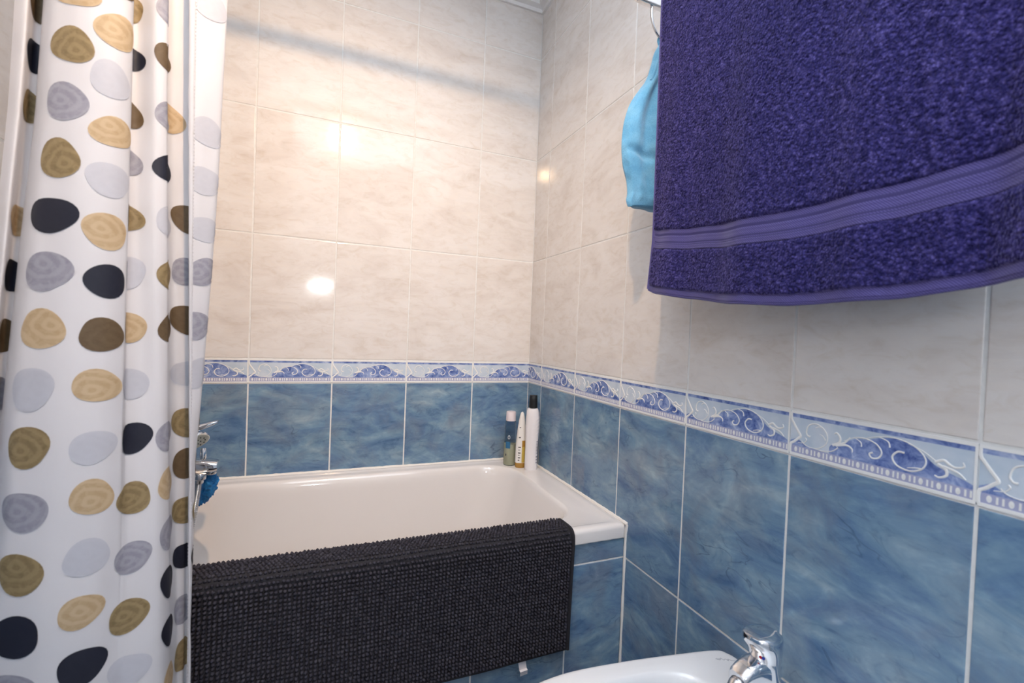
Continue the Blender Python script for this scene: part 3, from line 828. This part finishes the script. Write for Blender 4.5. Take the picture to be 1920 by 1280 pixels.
# ------------------------------------------------------------------ bottles in the corner of the tub
RZ = 0.5152
def stretch(root, fz, fr=1.0):
    c = root.location
    for o in root.children_recursive:
        for v in o.data.vertices: v.co = Vector((c.x + (v.co.x-c.x)*fr, c.y + (v.co.y-c.y)*fr, c.z + (v.co.z-c.z)*fz))
def clear_bottle():
    root = empty('clear_bottle', (-.098, -.070, RZ), 'clear round bottle with white cap, half full of pale liquid, leftmost of three', 'bottle', )
    pl = N('clear_plastic').set(color=(0.86, 0.90, 0.93), rough=0.06, trans=1.0, ior=1.25)
    lq = N('pale_green_liquid').set(color=(0.70, 0.70, 0.50), rough=0.25, trans=0.25)
    cp = simple('pinkish_white_cap', (0.74, 0.66, 0.69), 0.35)
    c = root.location
    g = G(); g.lathe([(.002, 0), (.0225, 0.0), (.0245, .003), (.0245, .012), (.0240, .080), (.0215, .135), (.0190, .152), (.0165, .158)], c, n=28)
    adopt(g.build('bottle_body', (pl,)), root)
    g = G(); g.lathe([(.002, .0025), (.0222, .0025), (.0226, .012), (.0222, .073), (.0004, .0735)], c, n=28); adopt(g.build('liquid', (lq,)), root)
    g = G(); g.lathe([(.0185, .152), (.0200, .153), (.0190, .182), (.0175, .184), (.0004, .1845)], c, n=28); adopt(g.build('cap', (cp,)), root)
    def curved(name, a0, a1, z0, z1, mat, r=.0250):
        g = G(); rings = []
        for k in range(9):
            a = math.radians(a0+(a1-a0)*k/8); d = Vector((math.cos(a), math.sin(a), 0))
            rings.append([c + d*r + Vector((0, 0, z0)), c + d*(r-.0001) + Vector((0, 0, z1))])
        g.loft(rings, False, False, closed=False); return adopt(g.build(name, (mat,)), root)
    curved('blue_label', 205, 250, .060, .083, simple('label_teal', (0.03, 0.14, 0.28), 0.4))
    wh = simple('label_white', (0.8, 0.82, 0.85), 0.4)
    g = G(); pts = []
    for k in range(17):
        t = 2*math.pi*k/16; a = math.radians(236 + 9.5*math.cos(t)); pts.append(c + Vector((math.cos(a), math.sin(a), 0))*.0243 + Vector((0, 0, .098 + .0058*math.sin(t))))
    g.tube(pts, .0010, 6); adopt(g.build('letter', (wh,)), root)
    curved('small_mark', 205, 216, .034, .041, simple('label_ink', (0.05, 0.06, 0.07), 0.5))
    stretch(root, 1.10, .95)
clear_bottle()
def gold_bottle():
    root = empty('gold_bottle', (-.070, -.112, RZ), 'slender white and gold tapered bottle between the other two bottles', 'bottle')
    c = root.location; wh = simple('cream_white_plastic', (0.80, 0.78, 0.75), 0.3); gd = N('amber_gold').set(color=(0.42, 0.23, 0.045), rough=0.25, spec=0.6)
    yl = simple('yellow_gold', (0.55, 0.40, 0.08), 0.3); ink = simple('black_ink', (0.02, 0.02, 0.02), 0.5)
    key = [(0, .0190), (.003, .0215), (.014, .0218), (.015, .0218), (.060, .0212), (.090, .0190), (.115, .0160), (.140, .0115), (.158, .0068), (.163, .0030)]
    g = G(); g.lathe([(r, z) for z, r in key[:4]], c, n=24, sx=1, sy=.72); adopt(g.build('base_band', (gd,)), root)
    g = G(); g.lathe([(r, z) for z, r in key[3:]], c, n=24, sx=1, sy=.72); adopt(g.build('bottle_body', (wh,)), root)
    def patch(name, a0, a1, z0, z1, mat, off=.0005):
        g = G(); rings = []
        for k in range(7):
            a = math.radians(a0+(a1-a0)*k/6); row = []
            for z in (z0, (z0+z1)/2, z1):
                r = next(ra + (rb-ra)*(z-za)/(zb-za) for (za, ra), (zb, rb) in zip(key[:-1], key[1:]) if za <= z <= zb) + off
                row.append(c + Vector((r*math.cos(a), .72*r*math.sin(a) , z)))
            rings.append(row)
        g.loft(rings, False, False, closed=False); adopt(g.build(name, (mat,)), root)
    patch('gold_panel', 262, 335, .016, .062, yl); patch('amber_panel', 262, 335, .062, .080, gd)
    for i, (z, h) in enumerate(((.022, .004), (.029, .005), (.037, .003), (.043, .005), (.052, .003), (.060, .004), (.088, .005), (.117, .004))):
        patch('letter', 222, 240 + (i*7) % 12, z, z+h*.55, ink, .0006)
    stretch(root, 1.27)
gold_bottle()
def white_bottle():
    root = empty('white_bottle', (-.046, -.152, RZ), 'tall white shampoo bottle with a black cap, rightmost and tallest of three', 'bottle')
    c = root.location; wh = simple('white_plastic', (0.80, 0.78, 0.80), 0.28); bk = simple('black_cap', (0.012, 0.012, 0.013), 0.35); gy = simple('grey_ink', (0.33, 0.33, 0.38), 0.5)
    key = [(0, .0235), (.004, .0270), (.020, .0272), (.060, .0268), (.090, .0278), (.120, .0285), (.145, .0280), (.160, .0262), (.170, .0225), (.174, .0170)]
    q = math.radians(-28)
    def pt(r, a, z): 
        x, y = r*math.cos(a), .62*r*math.sin(a); return c + Vector((x*math.cos(q)-y*math.sin(q), x*math.sin(q)+y*math.cos(q), z))
    g = G(); g.loft([[pt(r, 2*math.pi*k/32, z) for k in range(32)] for z, r in key]); body = adopt(g.build('bottle_body', (wh,)), root)
    g = G(); g.lathe([(.0180, .1735), (.0185, .175), (.0172, .205), (.0160, .208), (.0004, .2085)], c, n=28); adopt(g.build('cap', (bk,)), root)
    rad = lambda z: next(ra + (rb-ra)*(z-za)/(zb-za) for (za, ra), (zb, rb) in zip(key[:-1], key[1:]) if za <= z <= zb)
    def patch(name, a0, a1, z0, z1, mat):
        g = G(); g.loft([[pt(rad(z0)+.0004, math.radians(a0+(a1-a0)*k/6), z0), pt(rad(z1)+.0004, math.radians(a0+(a1-a0)*k/6), z1)] for k in range(7)], False, False, closed=False)
        adopt(g.build(name, (mat,)), body)
    for i in range(9): patch('printed_line', 318, 345, .046+i*.0042, .0482+i*.0042, gy)
    for i in range(3): patch('printed_line', 318, 342, .020+i*.008, .0245+i*.008, gy)
    for i in range(5):                       # raised grip ribs
        z = .100 + i*.010; g = G()
        g.tube([pt(rad(z+k*.0012)+.0004, math.radians(300+k*8), z+k*.0012) for k in range(8)], [.0004+.0010*math.sin(math.pi*k/7) for k in range(8)], 6); adopt(g.build('grip_rib', (wh,)), body)
    stretch(root, 1.32, .86)
white_bottle()

# ------------------------------------------------------------------ bath mixer, hand shower, pouf
TY = -0.335
def make_mixer():
    root = empty('bath_mixer', (XL, TY, .66), 'chrome bath mixer tap with lever and spout, partly behind the curtain', 'tap')
    for dy in (-.075, .075):
        g = G(); g.lathe([(.032, .001), (.032, .006), (.022, .014), (.014, .016), (.014, .060)], (XL, TY+dy, .665), (1, 0, 0), 20); adopt(g.build('wall_union', (MCHROME,)), root)
    g = G(); g.lathe([(.018, -.098), (.022, -.095), (.024, -.05), (.026, 0), (.024, .05), (.022, .095), (.018, .098)], (XL+.062, TY, .665), (0, 1, 0), 24); adopt(g.build('mixer_body', (MCHROME,)), root)
    g = G(); rings = []
    for x, w, z0, z1 in ((XL+.06, .020, .640, .682), (-1.15, .020, .640, .678), (-1.08, .021, .640, .6725), (-1.03, .022, .6405, .6675), (-1.008, .022, .641, .6645), (-1.001, .020, .643, .662)):
        rings.append([Vector((x, TY+y, z)) for y, z in rrect(-w, w, z0, z1, .007, 4, 2)])
    g.loft(rings); adopt(g.build('spout', (MCHROME,)), root)
    g = G(); g.lathe([(.0105, 0), (.0115, .002), (.0115, .010), (.010, .012)], (-1.016, TY, .631), n=18); adopt(g.build('aerator', (MCHROME_D,)), root)
    g = G(); g.lathe([(.024, .022), (.026, .030), (.025, .050), (.018, .058)], (XL+.062, TY, .665), (0.15, 0, 1), 24); adopt(g.build('cartridge_cap', (MCHROME,)), root)
    g = G(); rings = []
    for x, z, w, h in ((XL+.055, .718, .020, .014), (-1.16, .722, .020, .013), (-1.09, .736, .020, .011), (-1.04, .751, .019, .007), (-1.012, .7605, .017, .004), (-1.004, .763, .012, .002)):
        rings.append([Vector((x, TY+y, z+zz)) for y, zz in rrect(-w, w, -h, h, min(w, h)*.6, 3, 2)])
    g.loft(rings); adopt(g.build('lever', (MCHROME,)), root)
    g = G(); g.lathe([(.012, 0), (.0135, .002), (.0135, .014), (.010, .017), (.0095, .024)], (-1.034, TY-.024, .642), (-.12, 0, -1), 18); adopt(g.build('hose_outlet', (MCHROME_D,)), root)
make_mixer()
def make_shower():
    root = empty('hand_shower', (-1.05, TY-.03, .69), 'chrome hand shower with pale nozzle plate resting on the mixer, metal hose below', 'hand shower')
    ax = Vector((.45, -.55, -.70)).normalized(); c = Vector((-1.052, TY-.004, .718))
    q = Vector((0, 0, 1)).rotation_difference(ax)
    pl = simple('shower_pale_plate', (0.46, 0.49, 0.44), 0.3); nz = simple('nozzle_grey', (0.07, 0.09, 0.09), 0.5)
    g = G(); g.lathe([(.004, -.016), (.020, -.012), (.030, -.004), (.032, .002), (.031, .005)], c, ax, 28); adopt(g.build('head_shell', (MCHROME,)), root)
    g = G(); g.lathe([(.0305, .0045), (.029, .0062), (.001, .007)], c, ax, 28); hd = adopt(g.build('nozzle_plate', (pl,)), root)
    for rr, n in ((.010, 6), (.020, 12)):
        for k in range(n):
            a = 2*math.pi*k/n; p = c + q @ Vector((rr*math.cos(a), rr*math.sin(a), .0065))
            g = G(); g.lathe([(.0018, 0), (.0014, .002), (.0002, .0022)], p, ax, 8); adopt(g.build('nozzle', (nz,)), hd)
    g = G(); g.tube(catmull([c - ax*.010, c + Vector((-.035, .004, .004)), c + Vector((-.10, .01, -.004)), c + Vector((-.15, .014, -.012))], 6), [.011]*7 + [.0105]*6 + [.0095]*6, 14); adopt(g.build('handle', (MCHROME,)), root)
    g = G(); g.lathe([(.006, 0), (.0075, .003), (.0075, .022), (.006, .028)], (-1.032, TY-.012, .6715), (0, .15, 1), 14); adopt(g.build('cradle', (MCHROME,)), root)
    path = catmull([(-1.037, TY-.024, .618), (-1.040, TY-.026, .585), (-1.046, TY-.028, .54), (-1.056, TY-.03, .49), (-1.09, TY-.03, .42), (-1.13, TY-.02, .38), (-1.17, TY, .42), (-1.195, TY+.015, .52), (-1.20, TY+.015, .66), (-1.20, TY+.012, .706)], 46)
    rad = [.0068 + .0012*math.sin(i*2*math.pi/4) for i in range(len(path))]
    g = G(); g.tube(path, rad, 10); adopt(g.build('hose', (MCHROME_D,), None, True, 0), root)
make_shower()
def make_pouf():
    root = empty('bath_pouf', (-1.025, TY, .59), 'crumpled bright blue mesh bath pouf hanging under the mixer spout', 'bath sponge')
    s = N('blue_mesh'); v = s.coords(rand=False); n = s.new('ShaderNodeTexNoise', {'Vector': v, 'Scale': 180.0, 'Detail': 3.0}).outputs['Fac']
    s.set(color=s.ramp(n, [(0.3, (0.004, 0.115, 0.34)), (0.7, (0.010, 0.23, 0.56))]), rough=0.6, normal=s.bump(n, 0.6, 0.003))
    c = Vector((-1.040, TY+.034, .592))
    bm = bmesh.new(); bmesh.ops.create_icosphere(bm, subdivisions=5, radius=1.0)
    for w in bm.verts:
        d = w.co.normalized()
        f = 1 + .30*mnoise.noise(d*2.1 + Vector((3, 1, 5))) - .32*abs(mnoise.noise(d*3.6 + Vector((9, 4, 2)))) + .10*mnoise.noise(d*9) - .10*abs(mnoise.noise(d*14))
        taper = 1 - .38*max(0, -d.z)
        w.co = c + Vector((d.x*.034*f*taper - .010*max(0, -d.z), d.y*.034*f*taper, d.z*.054*f))
    me = bpy.data.meshes.new('pouf'); bm.to_mesh(me); bm.free(); o = link('pouf', me, None, (s.m,), True); adopt(o, root)
    st = simple('white_cord', (0.75, 0.76, 0.78), 0.6)
    g = G(); g.tube(catmull([(-1.052, TY+.010, .610), (-1.060, TY-.026, .632), (-1.062, TY-.026, .678), (-1.060, TY, .688), (-1.062, TY+.026, .676), (-1.055, TY+.024, .64), (-1.045, TY+.026, .616)], 8), .0012, 6); adopt(g.build('cord', (st,)), root)
make_pouf()

# ------------------------------------------------------------------ bidet and its tap
BY, BZ = -1.15, 0.407
def make_bidet():
    root = empty('bidet', (-.28, BY, 0), 'white ceramic bidet standing against the right wall', 'bidet')
    outer = [(-.007,.0),(-.007,.10),(-.013,.128),(-.030,.143),(-.11,.159),(-.234,.178),(-.354,.187),(-.45,.170),(-.52,.125),(-.555,.065),(-.562,0)]
    inner = [(-.112,.0),(-.112,.05),(-.118,.085),(-.135,.110),(-.17,.127),(-.225,.137),(-.305,.141),(-.38,.134),(-.44,.110),(-.49,.06),(-.505,0)]
    full = lambda hp: [Vector((x, y, 0)) for x, y in hp] + [Vector((x, -y, 0)) for x, y in hp[-2:0:-1]]
    O, I = catmull(full(outer), 6, True), catmull(full(inner), 6, True)
    co, ci = Vector((-.28, 0, 0)), Vector((-.30, 0, 0))
    def ring(P, c, s, z, dx=0, keepback=False):
        out = []
        for p in P:
            q = c + (p-c)*s
            x = p.x*(0 if not keepback else 1) + q.x*(1 if not keepback else 0)
            if keepback: x = max(q.x, -10) if p.x < -.1 else p.x
            out.append(Vector((min(x+dx, -.006), BY + q.y, z)))
        return out
    g = G()
    rings = [ring(O, co, .62, 0.0), ring(O, co, .60, .06), ring(O, co, .62, .16), ring(O, co, .74, .26), ring(O, co, .90, .33), ring(O, co, .985, .375), ring(O, co, 1.0, .392),
             ring(O, co, 1.0, .400), ring(O, co, .992, .4045), ring(O, co, .975, .4068), ring(O, co, .95, BZ)]
    # crossfade to the bowl
    for t in (.5,): rings.append([a.lerp(b, t) for a, b in zip(ring(O, co, .95, BZ), ring(I, ci, 1.04, BZ))])
    rings += [ring(I, ci, 1.03, BZ-.0005), ring(I, ci, 1.0, BZ-.0025), ring(I, ci, .97, BZ-.009), ring(I, ci, .94, BZ-.025), ring(I, ci, .86, BZ-.075), ring(I, ci, .68, BZ-.12), ring(I, ci, .35, BZ-.145), ring(I, ci, .08, BZ-.15)]
    g.loft(rings); adopt(g.build('ceramic_body', (MCER,), None, True, 75), root)
    # maker's script scribbled on the rim, too small to read
    ink = simple('rim_mark_ink', (0.30, 0.32, 0.38), 0.4); g = G(); p0 = Vector((-.052, -1.032, BZ+.0002))
    zig = [(0,0),(.006,-.003),(.009,.001),(.012,-.006),(.016,-.004),(.019,-.010),(.021,-.006),(.025,-.012),(.031,-.014)]
    g.tube(catmull([p0 + Vector((a, b, 0)) for a, b in zig], 4), .0004, 5)
    g.tube([p0 + Vector((-.001, .0025, 0)), p0 + Vector((.007, -.001, 0))], .0004, 5)
    adopt(g.build('rim_mark', (ink,)), root)
make_bidet()
def make_bidet_tap():
    c = Vector((-.068, -1.150, BZ))
    root = empty('bidet_tap', c, 'chrome single-lever bidet tap with a red and blue dot', 'tap')
    g = G(); g.lathe([(.0265, .0), (.027, .004), (.025, .008), (.0235, .020), (.0225, .055), (.0230, .085), (.0230, .095)], c, Vector((-.10, 0, 1)), 28); adopt(g.build('tap_body', (MCHROME,)), root)
    # spout: a flattened horn leaning into the bowl
    g = G(); rings = []
    for x, z, w, h in ((.006, .066, .020, .026), (-.020, .074, .0205, .022), (-.040, .077, .0195, .018), (-.056, .074, .0180, .0155), (-.067, .070, .0165, .0135), (-.071, .068, .0145, .0115)):
        rings.append([c + Vector((x, y, z+zz)) for y, zz in rrect(-w, w, -h, h, min(w, h)*.75, 5, 2)])
    g.loft(rings); adopt(g.build('spout', (MCHROME,)), root)
    g = G(); a0 = c + Vector((-.062, 0, .066)); g.lathe([(.008, .0), (.0125, .004), (.0135, .010), (.0125, .018), (.0130, .019), (.0125, .030), (.0105, .032), (.009, .028), (.001, .028)], a0, Vector((-.75, -.10, -.62)), 24); adopt(g.build('aerator', (MCHROME_D,)), root)
    g = G(); rings = []
    for dx, z, rx, ry in ((-.008, .092, .0235, .0235), (-.009, .096, .0240, .0240), (-.010, .103, .0255, .0250), (-.013, .111, .0290, .0265), (-.016, .119, .0330, .0275),
                          (-.017, .127, .0345, .0275), (-.0165, .1315, .0330, .0262), (-.016, .1340, .0290, .0225), (-.015, .1355, .018, .0135), (-.015, .1360, .002, .001)):
        rings.append([c + Vector((dx + rx*math.cos(2*math.pi*k/32), ry*math.sin(2*math.pi*k/32), z - .10*(dx + rx*math.cos(2*math.pi*k/32) - dx)*(1 if z > .1 else 0))) for k in range(32)])
    g.loft(rings); hd = adopt(g.build('lever_handle', (MCHROME,)), root)
    for nm, col, dy in (('red_dot', (0.55, .01, .02), .0022), ('blue_dot', (.02, .05, .40), -.0022)):
        m = simple(nm + '_paint', col, .3); a = math.radians(205) if dy > 0 else math.radians(214)
        p = c + Vector((-.009 + .0262*math.cos(a), .0252*math.sin(a), .1025)); g = G()
        g.lathe([(.0026, 0), (.0022, .0006), (.0002, .0007)], p, Vector((math.cos(a), math.sin(a), -.15)), 14)
        adopt(g.build(nm, (m,)), hd)
make_bidet_tap()

# ------------------------------------------------------------------ lamps behind and above the camera
def make_spot():
    root = empty('ceiling_spotlight', (LAMP.x, LAMP.y-.03, ZC), 'white ceiling spotlight, above the frame, aimed at the bath', 'lamp')
    g = G(); g.lathe([(.05, 0), (.05, -.018), (.03, -.026), (.006, -.028)], (LAMP.x, LAMP.y-.06, ZC), n=28); adopt(g.build('ceiling_rose', (MW,)), root)
    g = G(); g.tube([(LAMP.x, LAMP.y-.06, ZC-.02), (LAMP.x, LAMP.y-.065, ZC-.12)], .007, 10); adopt(g.build('stem', (MW,)), root)
    ax = (LAMP_AIM - LAMP).normalized()
    g = G(); g.lathe([(.010, -.085), (.022, -.080), (.030, -.055), (.036, -.006), (.034, -.006), (.028, -.05), (.012, -.07)], LAMP, ax, 28, caps=False); adopt(g.build('lamp_shade', (MW,)), root)
    s = N('bulb_glow'); s.set(color=(1, .9, .8)); s.b.inputs['Emission Color'].default_value = (1, .68, .36, 1); s.b.inputs['Emission Strength'].default_value = 20
    g = G(); g.lathe([(.006, -.066), (.020, -.050), (.026, -.034), (.020, -.030), (.001, -.0295)], LAMP, ax, 20); adopt(g.build('bulb', (s.m,)), root)
make_spot()
def make_wall_light():
    root = empty('wall_light', (-.81, YR, 1.36), 'small white rectangular light on the wall behind the camera', 'lamp')
    g = G(); g.box((-.905, YR+.001, 1.315), (-.715, YR+.03, 1.395)); adopt(g.build('housing', (MW,), None, False), root)
    s = N('led_glow'); s.b.inputs['Emission Color'].default_value = (.93, .96, 1, 1); s.b.inputs['Emission Strength'].default_value = 130
    g = G(); g.box((-.885, YR+.03, 1.332), (-.735, YR+.034, 1.378)); adopt(g.build('diffuser', (s.m,), None, False), root)
make_wall_light()
